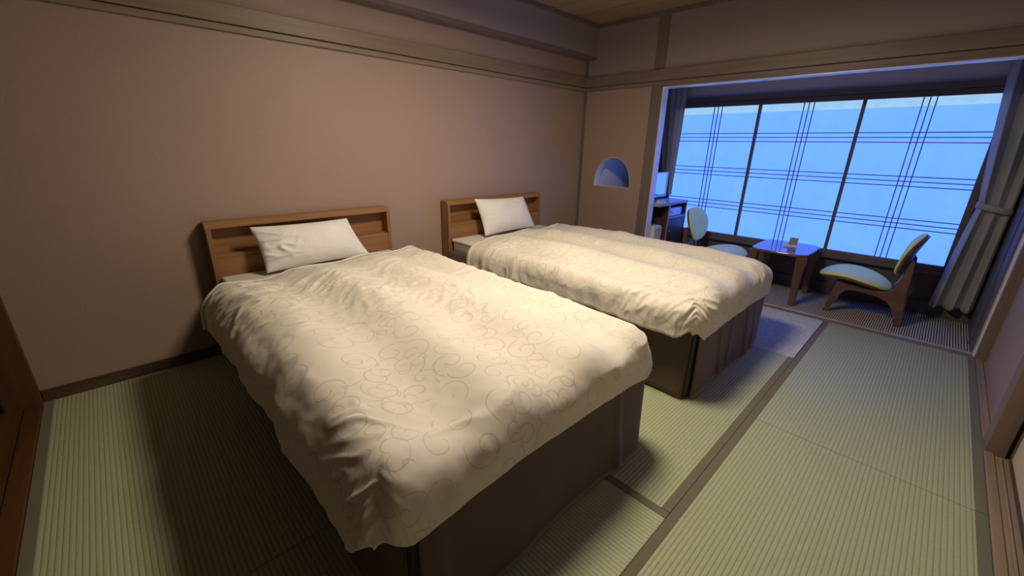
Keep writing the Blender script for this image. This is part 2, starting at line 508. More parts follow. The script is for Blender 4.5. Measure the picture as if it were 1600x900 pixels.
box('side_lining', 0.004, TH + .012, -0.894, -0.8842, 0.0, 1.833, 'white_paint', t6, 0.002)
box('top_lining', 0.004, TH + .012, YR, -0.8842, 1.824, 1.8343, 'white_paint', t6, 0.002)
t7 = struct(empty('trim_7', (0.04, -2.1, 0)), 'pale threshold between the tatami and the striped carpet', 'trim')
box('sill', -0.002, 0.055, YR, -0.884, -0.04, 0.004, 'rail_y', t7, 0.002)
box('metal_edge', 0.055, 0.092, YR, -0.884, -0.04, 0.006, 'silver', t7, 0.002)

# ---- right side wall: sill, posts, plaster, sliding door
struct(box('wall_right', -1.25, -0.02, -3.53, -3.418, -0.1, 2.7, 'plaster', bevel=0), 'plaster wall panel on the right between two posts', 'wall')
t8 = struct(empty('trim_8', (-2, -3.4, 0)), 'grooved wooden sill along the right wall', 'trim')
box('sill', -5.3, -0.03, -3.401, YR, -0.05, 0.012, 'rail_x', t8, 0.003)
box('track', -5.3, -0.03, -3.54, -3.401, -0.05, 0.004, 'rail_x', t8, 0.002)
box('track_rib', -5.3, -1.33, -3.424, -3.416, 0.0, 0.012, 'rail_x', t8, 0.001)
struct(box('trim_9', -1.315, -1.215, -3.436, -3.368, 0.0, ZC, 'post', bevel=0.004), 'near wooden post on the right wall', 'trim')
struct(box('trim_10', -0.03, 0.02, -3.44, -3.366, 0.0, ZC, 'post', bevel=0.003), 'far wooden post at the right end of the threshold', 'trim')
struct(box('trim_11', 0.0205, 0.105, -3.44, -3.358, 0.0, 1.823, 'white_paint', bevel=0.002), 'pale jamb lining at the right end of the opening', 'trim')
d1 = struct(empty('door_1', (-2.2, -3.445, 0)), 'cream paper sliding door in the right wall', 'door')
box('door_leaf', -3.15, -1.335, -3.468, -3.448, 0.008, 1.83, 'cream_paper', d1, 0.002)
box('door_frame', -3.15, -1.335, -3.472, -3.444, 0.006, 0.030, 'dark_x', d1, 0.002)
box('door_frame', -1.352, -1.330, -3.472, -3.444, 0.030, 1.83, 'dark_z', d1, 0.002)
struct(box('wall_right_2', -5.3, -1.25, -3.62, -3.53, -0.1, 2.7, 'hall', bevel=0), 'plaster wall behind the sliding door', 'wall')
struct(box('wall_right_3', -5.3, -1.30, -3.53, -3.40, 1.84, 2.7, 'hall', bevel=0), 'plaster wall above the sliding door', 'wall')

# ---- left: corner post, sill, hall beyond
struct(box('trim_12', -4.53, -4.40, -0.03, 0.12, 0.0, ZC, 'orange_z', bevel=0.004), 'dark reddish corner post at the far left', 'trim')
t13 = struct(empty('trim_13', (-4.43, -1.5, 0)), 'orange-brown wooden sill at the left edge of the tatami', 'trim')
box('sill', -4.464, -4.401, -3.37, -0.031, -0.05, 0.010, 'orange_y', t13, 0.004)
box('track', -4.56, -4.466, -3.37, 0.9, -0.05, 0.004, 'orange_y', t13, 0.003)
struct(box('floor_hall', -5.3, -4.56, -3.53, 1.2, -0.12, -0.004, 'orange_y', bevel=0.002), 'reddish wooden floor beyond the left sill', 'floor')
struct(box('wall_left', -5.4, -5.3, -3.62, 1.3, -0.1, 2.7, 'hall', bevel=0), 'plaster wall of the hall on the far left', 'wall')
struct(box('wall_hall', -5.3, -4.53, 1.2, 1.3, -0.1, 2.7, 'hall', bevel=0), 'plaster end wall of the hall', 'wall')
struct(box('wall_hall_2', -4.53, -4.40, 0.12, 1.3, -0.1, 2.7, 'hall', bevel=0), 'plaster return wall behind the corner post', 'wall')

# ---- ceiling boards
ceil = struct(box('ceiling', -5.3, 0.0, -3.53, 1.2, 2.47, 2.60, 'ceil', bevel=0), 'brown board ceiling of the bedroom', 'ceiling')
xx = -5.3
while xx < -0.01:
    x2 = min(xx + 0.44, 0.0)
    box('ceiling_board', xx + .0015, x2 - .0015, -3.42, -0.11, 2.452, 2.4705, 'ceil', ceil, 0.003)
    xx = x2
t14 = struct(empty('trim_14', (-2.2, -1.7, 2.41)), 'dark wooden cornice under the ceiling', 'trim')
box('cornice', -5.3, 0.0, -0.138, -0.11, 2.418, 2.454, 'post', t14, 0.003)
box('cornice', -0.028, 0.0, -3.42, -0.11, 2.418, 2.454, 'post', t14, 0.003)

# ================================================================== VERANDA
XW = 0.83; YE = -3.345
vf = struct(box('floor_veranda', 0.0, XW + .1, YE - .15, 0.25, -0.12, -0.002, 'carpet', bevel=0), 'striped grey-brown carpet of the veranda', 'floor')
struct(box('ceiling_veranda', TH, XW + .2, YE - .1, 0.25, 2.25, 2.35, 'plaster_eng', bevel=0), 'plain ceiling of the veranda', 'ceiling')
struct(box('wall_veranda_left', TH, XW + .2, -0.196, 0.12, -0.1, 2.35, 'plaster_white', bevel=0), 'white end wall of the veranda seen through the half-round opening', 'wall')
wvr = struct(box('wall_veranda_right', 0.1055, XW + .2, YE - .12, YE, -0.1, 2.35, 'dark_z', bevel=0), 'dark panelled end wall of the veranda on the right', 'wall')
box('panel_edge', 0.28, 0.30, YE - .002, YE + .008, 0.0, 2.25, 'dark_z', wvr, 0.002)
WY0, WY1, WZ0, WZ1 = -0.713, -3.098, 0.428, 1.707
ww = struct(empty('wall_window', (XW, -1.9, 0)), 'dark wall around and under the window', 'wall')
box('wall_below', XW, XW + .12, YE, 0.03, -0.1, 0.36, 'dark_y', ww, 0)
box('wall_over', XW, XW + .12, YE, 0.03, 1.80, 2.35, 'plaster_eng', ww, 0)
box('wall_end', XW, XW + .12, WY0 + .03, 0.03, 0.36, 1.80, 'dark_z', ww, 0)
box('wall_end', XW, XW + .12, YE, WY1 - .03, 0.36, 1.80, 'dark_z', ww, 0)
box('kick_board', XW - .018, XW, YE, 0.03, -0.002, 0.115, 'dark_y', ww, 0.002)
win = struct(empty('window_1', (XW, -1.9, WZ0)), 'three-panel frosted window with crossing triple bars', 'window')
fr = box('window_sill', XW - .055, XW + .10, YE, 0.03, 0.352, 0.385, 'dark_y', win, 0.004)
box('sill_rail', XW - .05, XW + .04, YE + .0, WY0 + .10, 0.385, WZ0, 'dark_y', win, 0.003)
box('head_rail', XW - .05, XW + .04, YE, WY0 + .10, WZ1, 1.752, 'dark_y', win, 0.003)
box('head_board', XW - .066, XW + .02, YE, 0.03, 1.754, 1.798, 'dark_y', win, 0.003)
box('side_rail', XW - .05, XW + .04, WY0, WY0 + .045, WZ0, WZ1, 'dark_z', win, 0.003)
box('side_rail', XW - .05, XW + .04, WY1 - .045, WY1, WZ0, WZ1, 'dark_z', win, 0.003)
pw = (WY0 - WY1) / 3
for i in range(3):
    ya = WY0 - i * pw; yb = ya - pw
    xo = 0.0 if i != 1 else 0.004
    sash = empty('window_sash', (0, 0, 0)); sash.parent = win; sash.location = Vector((XW, (ya + yb) / 2, WZ0)) - wloc(win)
    box('pane', XW - .018 + xo, XW - .008 + xo, ya, yb, WZ0 - .004, WZ1 - .066, 'pane', sash, 0)
    box('top_pane', XW - .018 + xo, XW - .008 + xo, ya, yb, WZ1 - .066, WZ1 + .004, 'film', sash, 0)
    for ym in ((ya,) if i else ()):
        box('stile', XW - .042, XW + .006, ym - .013, ym + .013, WZ0, WZ1, 'dark_z', sash, 0.002)
    yc = (ya + yb) / 2
    for d in (-.038, 0, .038):
        box('muntin', XW - .026 + xo, XW - .0185 + xo, yc + d - .0036, yc + d + .0036, WZ0, WZ1, 'dark_z', sash, 0)
    for zc in (1.410, 1.070, 0.730):
        for d in (-.038, 0, .038):
            box('muntin', XW - .0262 + xo, XW - .0187 + xo, yb + (.0135 if i < 2 else 0), ya - (.0135 if i else 0), zc + d - .0036, zc + d + .0036, 'dark_y', sash, 0)

# ================================================================== CURTAINS
def curtain(name, label, y_top, y_tie, y_bot, zt, ztie, zb_, xc, seed, folds, tie=True):
    n, m = 120, 60
    root = empty(name, (xc, (y_bot[0] + y_bot[1]) / 2, zb_))
    verts = []
    for j in range(m):
        t = j / (m - 1); z = zt + (zb_ - zt) * t
        if z > ztie:
            s = (zt - z) / (zt - ztie); s2 = s ** 1.35
            ya = y_top[0] + (y_tie[0] - y_top[0]) * s2; yb = y_top[1] + (y_tie[1] - y_top[1]) * s2
        else:
            s = (ztie - z) / (ztie - zb_); s2 = s ** 0.8
            ya = y_tie[0] + (y_bot[0] - y_tie[0]) * s2; yb = y_tie[1] + (y_bot[1] - y_tie[1]) * s2
        amp = 0.034 if not tie else 0.034 * (0.45 + 0.55 * min(1, abs(z - ztie) / 0.30))
        for i in range(n):
            u = i / (n - 1)
            ph = 2 * math.pi * folds * (u + 0.05 * math.sin(5 * u + seed)) + seed
            uu = u + 0.012 * math.sin(ph * 2)
            x = xc + amp * math.sin(ph) * (0.75 + 0.35 * math.sin(3.1 * u + seed)) + 0.006 * noise.noise(Vector((u * 9, z * 3, seed)))
            verts.append((x, ya + (yb - ya) * uu, z + (0.010 * math.sin(ph + 1.3) if j == m - 1 else 0)))
    o = build('cloth', verts, grid_faces(n, m), 'curtain', root, smooth=True)
    md = o.modifiers.new('solid', 'SOLIDIFY'); md.thickness = 0.003
    if tie:
        ya, yb = y_tie; r = []
        w_ = abs(yb - ya) / 2 + 0.006; yc = (ya + yb) / 2
        vv, K = [], 32
        for dz in (-.022, .022):
            for k in range(K):
                a = 2 * math.pi * k / K
                vv.append((xc + 0.046 * math.sin(a), yc + w_ * math.cos(a), ztie + dz + 0.02 * math.cos(a)))
        b = build('tieback', vv, grid_faces(K, 2, True), 'curtain', root, smooth=True)
        mb = b.modifiers.new('solid', 'SOLIDIFY'); mb.thickness = 0.004
    bm = bmesh.new(); bm_box(bm, xc - .03, xc + .03, min(y_top) - .01, max(y_top) + .01, zt - .002, zt + .02, 0.003)
    from_bm('heading_tape', bm, 'curtain', root)
    tag(root, label, 'curtain', 'grey window curtains')
    return root
curtain('window_curtain', 'grey curtain tied back at the right end of the window', (-3.035, -3.335), (-3.150, -3.325), (-3.085, -3.330), 2.20, 0.915, 0.115, 0.722, 0.6, 3)
curtain('window_curtain', 'grey curtain gathered at the left end of the window above the desk', (-0.50, -0.80), (-0.67, -0.775), (-0.67, -0.775), 2.20, 0.86, 0.785, 0.722, 2.1, 4, False)

# ================================================================== BEDS
def bed(xl, xr, label, seed, fold_x):
    yf = -2.245; cx = (xl + xr) / 2
    b = empty('bed', (cx, -1.15, 0.0))
    hb = empty('headboard', (0, 0, 0)); hb.parent = b
    hb.location = Vector((cx, -0.05, 0)) - b.location
    yb, yfr, zt = -0.016, -0.112, 0.842
    prof = [(yb, 0.03), (yb, zt - .002), (yfr + .022, zt - .002), (yfr, zt - .026), (yfr, 0.03)]
    for xa, xb2 in ((xl, xl + .026), (xr - .026, xr)):
        prism('side_panel', prof, 0, xa, xb2, 'hb_z', hb, 0.003)
    tp = [(yb, zt - .034), (yb, zt), (yfr + .022, zt), (yfr - .002, zt - .024), (yfr - .002, zt - .034)]
    prism('top_board', tp, 0, xl - .001, xr + .001, 'hb_x', hb, 0.003)
    box('back_panel', xl + .026, xr - .026, yb - .014, yb, 0.10, zt - .034, 'hb_x', hb, 0.001)
    box('shelf_board', xl + .026, xr - .026, yfr + .006, yb - .014, 0.630, 0.652, 'hb_x', hb, 0.002)
    box('front_panel', xl + .026, xr - .026, yfr + .004, yfr + .024, 0.06, 0.6295, 'hb_x', hb, 0.002)
    # mattress
    bm = bmesh.new(); bm_box(bm, xl + .028, xr - .028, yf + .03, -0.118, 0.375, 0.522, 0.035, 4)
    mt = from_bm('mattress', bm, 'matt', b, smooth=True)
    bm = bmesh.new(); bm_box(bm, xl + .024, xr - .024, yf + .022, -0.116, 0.492, 0.5265, 0.016, 3)
    from_bm('fitted_sheet', bm, 'sheet', mt, smooth=True)
    box('base', xl + .03, xr - .03, yf + .035, -0.118, 0.10, 0.375, 'dark_x', b, 0.006)
    for x in (xl + .06, xr - .06):
        for y in (yf + .06, -0.30):
            bm = bmesh.new(); bmesh.ops.create_cone(bm, cap_ends=True, segments=16, radius1=0.026, radius2=0.03, depth=0.10, matrix=Matrix.Translation((x, y, 0.05)))
            from_bm('foot', bm, 'black', b)
    # skirt panels, gently waved, slightly flared to the floor
    sk = empty('bed_skirt', (0, 0, 0)); sk.parent = b
    def panel(p0, p1, nrm, sd, folds=()):
        n, m = 110, 16; L = math.hypot(p1[0] - p0[0], p1[1] - p0[1]); vv = []
        for j in range(m):
            t = j / (m - 1); z = 0.44 + (0.012 - 0.44) * t
            for i in range(n):
                u = i / (n - 1); s = u * L
                off = 0.012 + 0.016 * t
                off += (0.010 * fbm(s * 4.5 + sd, z * 1.1, sd, 2) + 0.006 * math.sin(s * 9 + sd + 1.2 * z)) * (0.25 + 0.75 * t)
                for (fs, lean, amp) in folds:
                    d = (s - fs - lean * t) / 0.024
                    off += amp * math.exp(-d * d) * (0.3 + 0.7 * t)
                e = min(s, L - s); off -= 0.010 * math.exp(-e / 0.02) * t
                vv.append((p0[0] + (p1[0] - p0[0]) * u + nrm[0] * off, p0[1] + (p1[1] - p0[1]) * u + nrm[1] * off, z + 0.004 * math.sin(s * 5 + sd) * t))
        o = build('skirt_panel', vv, grid_faces(n, m), 'skirt', sk, smooth=True)
        md = o.modifiers.new('solid', 'SOLIDIFY'); md.thickness = 0.003; md.offset = -1
    gp = 0.012
    panel((xl, -0.13), (xl, yf + gp), (-1, 0), seed + 1.0)
    panel((xl + gp, yf), (xr - gp, yf), (0, -1), seed + 2.0, fold_x)
    panel((xr, yf + gp), (xr, -0.13), (1, 0), seed + 3.0)
    for x, s in ((xl, 1), (xr, -1)):
        prism('corner_pleat', [(x + s * .004, yf + .055), (x + s * .004, yf + .004), (x + s * .055, yf + .004), (x + s * .055, yf + .010), (x + s * .010, yf + .010), (x + s * .010, yf + .055)], 2, 0.015, 0.43, 'skirt', sk)
    tag(b, label, 'bed', 'twin beds')
    return b

def duvet(xl, xr, label, seed, y0, L, Rr, Ft, zc, crump, lw, side_amp, head_low=0.0, foot_sag=0.03, shift=0.0):
    """soft quilt: flat puffed top, rolled shoulders, hanging left, right and foot sides"""
    yf = -2.245; r = 0.115
    A = (xr - xl) / 2 - 0.055 + shift / 2; cx = (xl + xr) / 2 - shift / 2
    B = (y0 - yf) - 0.075
    q = math.pi * r / 2
    nu, nv = 230, 260
    us = np.linspace(-(A + q + L), A + q + Rr, nu); vs2 = np.linspace(0.0, B + q + Ft, nv)
    P = np.zeros((nv, nu, 3)); UV = np.zeros((nv, nu, 2)); D = np.zeros((nv, nu))
    def prof(d):
        if d <= q: return r * math.sin(d / r), r * (1 - math.cos(d / r))
        return r + 0.05 * (d - q), r + (d - q)
    for j, bv in enumerate(vs2):
        for i, av in enumerate(us):
            side = -1 if av < 0 else 1
            da = max(0.0, abs(av) - A); db = max(0.0, bv - B)
            lim = (L if av < 0 else Rr) + q; limf = Ft + q
            if da > 0 and db > 0:
                na, nb = da / lim, db / limf
                nn = (na ** 5 + nb ** 5) ** 0.2
                th = math.atan2(db, da)
                reach = (lim * math.cos(th) ** 2 + limf * math.sin(th) ** 2) * (1 - 0.26 * math.sin(2 * th) ** 2)
                d = nn * reach; ux, uy = math.cos(th), math.sin(th)
            else:
                d = da + db; ux, uy = (1, 0) if da > 0 else (0, 1)
            H, V = prof(d)
            ex = min(abs(av), A) * side; ey = min(bv, B)
            x = cx + ex + side * ux * H; y = y0 - (ey + uy * H)
            t = bv / (B + q)
            puff = (1 - (min(1, abs(av) / (A + r))) ** 2.6)
            z = zc + 0.035 * puff * min(1, bv / 0.3) - 0.012 - V - foot_sag * t * t
            z -= head_low * max(0, -av / A) * max(0, 1 - bv / 0.55)
            P[j, i] = (x, y, z); UV[j, i] = (av, bv); D[j, i] = d
    # normals
    du = np.gradient(P, axis=1); dv = np.gradient(P, axis=0)
    N = np.cross(dv, du); N /= (np.linalg.norm(N, axis=2, keepdims=True) + 1e-9)
    if N[nv // 2, nu // 2, 2] < 0: N = -N
    for j in range(nv):
        for i in range(nu):
            a, bv = UV[j, i]; d = D[j, i]
            top = 1 - sst(0.0, 0.16, d)
            h = 0.021 * math.sin(2 * math.pi * (a + 0.03 * math.sin(bv * 3 + seed)) / 0.37 + seed * 1.7) * top * (0.4 + 0.6 * sst(0.1, 0.5, bv))
            h += 0.016 * fbm(a * 2.6 + seed, bv * 2.1, seed, 2)
            wx = a + 0.06 * noise.noise(Vector((a * 5, bv * 5, seed + 3)))
            wy = bv + 0.06 * noise.noise(Vector((a * 5, bv * 5, seed + 9)))
            rid = 1 - abs(noise.noise(Vector((wx * 4.0, wy * 9.0, seed + 20)))) * 2.2
            msk = sst(0.05, 0.5, noise.noise(Vector((a * 2.3, bv * 2.3, seed + 40))) + 0.2)
            h += 0.009 * max(0, rid) ** 2 * msk
            # gathers along the hanging sides
            sc = sst(0.03, 0.20, d)
            per = bv if abs(a) > A and bv < B else (a if bv > B else bv)
            if sc > 0:
                foot = bv > B and abs(a) < A
                am = side_amp * (0.45 if foot else 1.0) * (0.6 if a > 0 else 1)
                gth = noise.noise(Vector((per * 7.5 + 0.5 * d, d * 1.6, seed + 60))) + 0.5 * noise.noise(Vector((per * 17, d * 2.5, seed + 70)))
                if abs(a) > A and bv > B: am *= 0.4
                h += am * gth * sc
            # local crumples: fans of short creases (pos a, pos b, radius, strength, direction)
            for (ca, cb, cr, cs, cdir) in crump:
                ra, rb = a - ca, bv - cb
                g = math.exp(-(ra * ra + rb * rb) / (cr * cr))
                if g > 0.02:
                    c_, s_ = math.cos(cdir), math.sin(cdir)
                    al, ac = ra * c_ + rb * s_, -ra * s_ + rb * c_
                    ac += 0.025 * noise.noise(Vector((al * 9, ac * 9, seed + 80)))
                    k = 1 - abs(noise.noise(Vector((al * 6, ac * 21, seed + 90)))) * 2.4
                    h += cs * g * max(0, k) ** 1.5
            h += 0.0022 * fbm(a * 22, bv * 22, seed + 5, 2)
            P[j, i] += N[j, i] * h
    # head edge: rolled, thick; hem edges tuck under
    verts = P.reshape(-1, 3).tolist(); uvs = UV.reshape(-1, 2).tolist()
    faces = grid_faces(nu, nv)
    rim = [j * nu for j in range(nv)] + [(nv - 1) * nu + i for i in range(1, nu)] + [j * nu + nu - 1 for j in range(nv - 2, -1, -1)] + [i for i in range(nu - 2, 0, -1)]
    prev = rim
    for st, (inn, dn) in enumerate(((0.004, -0.010), (0.016, -0.012), (0.045, -0.004))):
        cur = []
        for vi in rim:
            x, y, z = verts[vi]; a, bv = uvs[vi]
            nx = -1 if a < 0 else 1
            onhead = vi < nu and abs(a) < A + q * 0.7
            dx = 0.0; dy = 0.0
            if onhead:
                dy = -inn
                zz = z - (0.018, 0.034, 0.040)[st]
            else:
                if abs(a) > A: dx = -nx * inn
                if bv > B: dy = inn
                zz = z + dn
            verts.append((x + dx, y + dy, zz)); uvs.append((a, bv)); cur.append(len(verts) - 1)
        n = len(rim)
        for k in range(n):
            faces.append((prev[k], prev[(k + 1) % n], cur[(k + 1) % n], cur[k]))
        prev = cur
    root = empty('duvet', (cx, -1.3, 0.53))
    build('quilt_body', verts, faces, 'damask', root, smooth=True, uvs=uvs)
    # plain white hem strip lying along the head edge
    hv = []; rows = 10
    for k in range(rows):
        t = k / (rows - 1)
        bj = t * lw
        jj = bj / (B + q + Ft) * (nv - 1); j0 = int(jj); fj = jj - j0
        for i in range(0, nu, 2):
            p = P[j0, i] * (1 - fj) + P[j0 + 1, i] * fj
            nn = N[j0, i]
            lift = 0.006 * math.sin(math.pi * min(1, t * 1.0)) ** 0.5 + 0.0015
            hv.append(tuple(p + nn * lift + np.array([0, 0.006 * (1 - t), -0.010 * (1 - t) ** 2])))
    hc = len(range(0, nu, 2))
    hm = build('hem_strip', hv, grid_faces(hc, rows), 'sheet', root, smooth=True)
    hm['label'] = 'plain white turned hem'
    md = hm.modifiers.new('solid', 'SOLIDIFY'); md.thickness = 0.004; md.offset = -1
    tag(root, label, 'duvet', 'cream duvets on the twin beds')
    return root

def pillow(label, bl, br, tl, tr, T, seed, crump):
    """stuffed pillow spanned by its four corners"""
    n, m = 70, 54; bl, br, tl, tr = map(Vector, (bl, br, tl, tr))
    nrm = (br - bl).cross(tl - bl).normalized()
    if nrm.y > 0: nrm = -nrm
    front, back = [], []
    for j in range(m):
        v = j / (m - 1) * 2 - 1
        for i in range(n):
            u = i / (n - 1) * 2 - 1
            su, sv = (u + 1) / 2, (v + 1) / 2
            # sides pull in between the corners
            pu = u * (1 - 0.045 * (1 - v * v)); pv = v * (1 - 0.06 * (1 - u * u))
            s_, t_ = (pu + 1) / 2, (pv + 1) / 2
            p = (bl * (1 - s_) + br * s_) * (1 - t_) + (tl * (1 - s_) + tr * s_) * t_
            th = T * ((1 - abs(u) ** 2.6) * (1 - abs(v) ** 2.6)) ** 0.55
            h = 0.004 * fbm(u * 3, v * 3, seed, 3)
            k = 1 - abs(noise.noise(Vector((u * 3.5 + seed, v * 3.5, seed)))) * 2.6
            for (cu, cv, cr, cs) in crump:
                g = math.exp(-((u - cu) ** 2 + (v - cv) ** 2) / cr ** 2)
                h += cs * g * max(0, k) ** 1.3 - cs * 0.35 * g
            e = min(1 - abs(u), 1 - abs(v))
            front.append(p + nrm * (th + h * min(1, e / 0.08))); back.append(p - nrm * (th * 0.62))
    nn = n * m
    faces = grid_faces(n, m) + [tuple(nn + x for x in f[::-1]) for f in grid_faces(n, m)]
    rim = [i for i in range(n)] + [j * n + n - 1 for j in range(1, m)] + [(m - 1) * n + i for i in range(n - 2, -1, -1)] + [j * n for j in range(m - 2, 0, -1)]
    for k in range(len(rim)):
        a, b_ = rim[k], rim[(k + 1) % len(rim)]
        faces.append((a, nn + a, nn + b_, b_))
    base = (bl + br) / 2
    o = build('pillow', front + back, faces, 'pillow', None, base, smooth=True)
    bm = bmesh.new(); bm.from_mesh(o.data); bmesh.ops.remove_doubles(bm, verts=bm.verts, dist=0.0004)
    bmesh.ops.recalc_face_normals(bm, faces=bm.faces); bm.to_mesh(o.data); bm.free()
    return tag(o, label, 'pillow', 'white pillows')

B1 = (-3.588, -2.452); B2 = (-1.925, -0.775)
bed(*B1, 'nearer single bed with wooden shelf headboard and brown skirt', 3.0, [(0.90, 0.02, 0.012), (0.05, 0.02, 0.010)])
bed(*B2, 'farther single bed beside the niche wall with wooden shelf headboard', 11.0, [(0.30, 0.06, 0.012), (0.52, -0.03, 0.010), (0.75, 0.03, 0.012), (0.92, 0.01, 0.010)])
duvet(*B1, 'cream scroll-patterned duvet on the nearer bed', 2.3, -0.43, 0.070, 0.12, 0.05, 0.600,
      [(-0.50, 0.30, 0.16, 0.020, 0.5), (-0.48, 0.62, 0.13, 0.017, 0.2), (-0.22, 0.45, 0.14, 0.016, -0.5), (-0.60, 0.14, 0.10, 0.016, 0.4),
       (-0.05, 0.80, 0.18, 0.013, -0.9), (-0.42, 0.98, 0.10, 0.013, 0.1), (-0.54, 1.60, 0.10, 0.012, 0.9), (-0.66, 1.76, 0.08, 0.006, 0.9), (0.25, 1.1, 0.2, 0.010, -1.0)],
      0.030, 0.011, 0.035, 0.035, 0.065)
duvet(*B2, 'cream scroll-patterned duvet on the farther bed', 7.9, -0.46, 0.07, 0.10, 0.085, 0.590,
      [(-0.55, 0.25, 0.16, 0.012, 0.3), (-0.55, 1.75, 0.13, 0.024, 0.6), (-0.62, 1.45, 0.13, 0.016, 0.3), (-0.50, 0.9, 0.2, 0.010, 0.2), (0.35, 1.82, 0.15, 0.014, 1.3)],
      0.035, 0.021, 0.02, 0.02, 0.02)
pillow('white pillow leaning on the headboard of the nearer bed', (-3.36, -0.275, 0.545), (-2.70, -0.250, 0.548), (-3.385, -0.165, 0.806), (-2.80, -0.165, 0.800), 0.076, 1.7,
       [(-0.72, -0.25, 0.32, 0.022), (-0.85, 0.5, 0.3, 0.012), (-0.55, 0.2, 0.3, 0.014)])
pillow('white pillow leaning on the headboard of the farther bed', (-1.665, -0.285, 0.545), (-1.015, -0.265, 0.548), (-1.690, -0.170, 0.852), (-1.09, -0.170, 0.832), 0.074, 5.1,
       [(0.55, 0.85, 0.3, 0.014), (-0.9, 0.1, 0.3, 0.010)])

# ================================================================== CHAIRS
def chair(label, mirror):
    """low lounge chair; built facing +y on the right of the table, mirrored about the table for the other"""
    CYT = -2.055
    def T(p):
        x, y, z = p
        return (x, 2 * CYT - y, z) if mirror else (x, y, z)
    root = empty('lounge_chair', T((0.45, -2.70, 0.0)))
    prof = [(-2.468, 0.0), (-2.500, 0.0), (-2.535, 0.095), (-2.560, 0.170), (-2.590, 0.207), (-2.640, 0.217), (-2.72, 0.212), (-2.79, 0.200),
            (-2.845, 0.180), (-2.878, 0.145), (-2.902, 0.095), (-2.918, 0.045), (-2.932, 0.0), (-2.962, 0.0), (-2.966, 0.06), (-2.962, 0.13), (-2.952, 0.20), (-2.945, 0.27), (-2.943, 0.35), (-2.942, 0.43),
            (-2.934, 0.50), (-2.916, 0.53), (-2.905, 0.50), (-2.900, 0.45), (-2.892, 0.39), (-2.880, 0.33), (-2.862, 0.285), (-2.835, 0.256), (-2.78, 0.250), (-2.70, 0.259),
            (-2.60, 0.268), (-2.535, 0.282), (-2.510, 0.275), (-2.500, 0.22), (-2.488, 0.10)]
    for xa in (0.285, 0.575):
        prism('side_frame', [T((0, *p))[1:] for p in prof], 0, xa, xa + .032, 'chair_wood', root, 0.006)
    box('stretcher', 0.317, 0.575, T((0, -2.60, 0))[1], T((0, -2.635, 0))[1], 0.225, 0.256, 'chair_wood', root, 0.004)
    box('stretcher', 0.317, 0.575, T((0, -2.895, 0))[1], T((0, -2.925, 0))[1], 0.30, 0.35, 'chair_wood', root, 0.004)
    # upholstered seat and back: rounded cushion on a curved shell
    def pad(name, fn, mat, thick, shell_name, shell_mat):
        NR, NA = 14, 56
        def surf(off, shrink, dome):
            vv = []
            for k in range(NR + 1):
                rr = k / NR * shrink
                for a in range(NA):
                    t = 2 * math.pi * a / NA
                    c_, s_ = math.cos(t), math.sin(t)
                    e = 2 / 2.5
                    px = math.copysign(abs(c_) ** e, c_) * rr; py = math.copysign(abs(s_) ** e, s_) * rr
                    base, nrm = fn(px, py)
                    d = off + dome * (1 - (k / NR) ** 4)
                    vv.append(T(tuple(base + nrm * d)))
            return vv
        def closed(o0, d0, o1, d1, sh):
            a = surf(o0, sh, d0); mid = surf((o0 + o1) / 2, sh * 1.02, 0)[-NA:]; b_ = surf(o1, sh, d1)
            fa = grid_faces(NA, NR + 1, True); n0 = len(a)
            faces = list(fa) + [tuple(n0 + NA + x for x in f) for f in fa]
            lo = (NR) * NA
            for i in range(NA):
                k2 = (i + 1) % NA
                faces.append((lo + i, lo + k2, n0 + k2, n0 + i))
                faces.append((n0 + i, n0 + k2, n0 + NA + lo + k2, n0 + NA + lo + i))
            return a + mid + b_, faces
        v1, f1 = closed(0.002, 0.0, thick * 0.55, thick * 0.45, 1.0)
        o = build(name, v1, f1, mat, root, smooth=True)
        v2, f2 = closed(-0.016, -0.004, 0.0, 0.0, 0.965)
        o2 = build(shell_name, v2, f2, shell_mat, root, smooth=True)
        for q_ in (o, o2):
            bm = bmesh.new(); bm.from_mesh(q_.data); bmesh.ops.remove_doubles(bm, verts=bm.verts, dist=1e-5)
            bmesh.ops.recalc_face_normals(bm, faces=bm.faces); bm.to_mesh(q_.data); bm.free()
    def seat(px, py):   # px: across (x), py: -1 back .. 1 front
        y = -2.608 + 0.235 * py
        wid = 0.232 * (1.0 - 0.10 * (py < 0) * py * py)
        x = 0.446 + wid * px
        z = 0.300 + 0.034 * py - 0.055 * py * py * (1 if py > 0 else 0.55) + 0.022 * px * px
        dz = 0.034 - 0.11 * py * (1 if py > 0 else 0.55)
        n = Vector((-0.044 * px / wid, -dz / 0.235, 1)).normalized()
        return Vector((x, y, z)), n
    def back(px, py):   # py: -1 bottom .. 1 top
        z = 0.545 + 0.163 * py
        wid = 0.222 * (0.80 + 0.20 * sst(-1, 0.4, py))
        x = 0.446 + wid * px
        bow = 0.034 * px * px
        y = -2.898 - 0.036 * py - 0.018 * py * py * (1 if py > 0 else -0.2) + bow
        n = Vector((-0.10 * px / wid * 0.9, 1.0, 0.30)).normalized()
        return Vector((x, y, z)), n
    pad('seat_cushion', seat, 'green', 0.045, 'seat_shell', 'chair_shell')
    pad('back_cushion', back, 'green', 0.035, 'back_shell', 'chair_shell')
    for x in (0.40, 0.49):
        tube('steel_rod', [T(p) for p in ((x, -2.72, 0.262), (x, -2.80, 0.258), (x, -2.842, 0.262), (x, -2.862, 0.285), (x, -2.884, 0.35), (x, -2.905, 0.43))], 0.0045, 'chrome', root)
    tag(root, label, 'chair', 'pale green lounge chairs')
chair('pale green lounge chair right of the low table, beside the tied curtain', False)
chair('pale green lounge chair left of the low table, beside the desk', True)

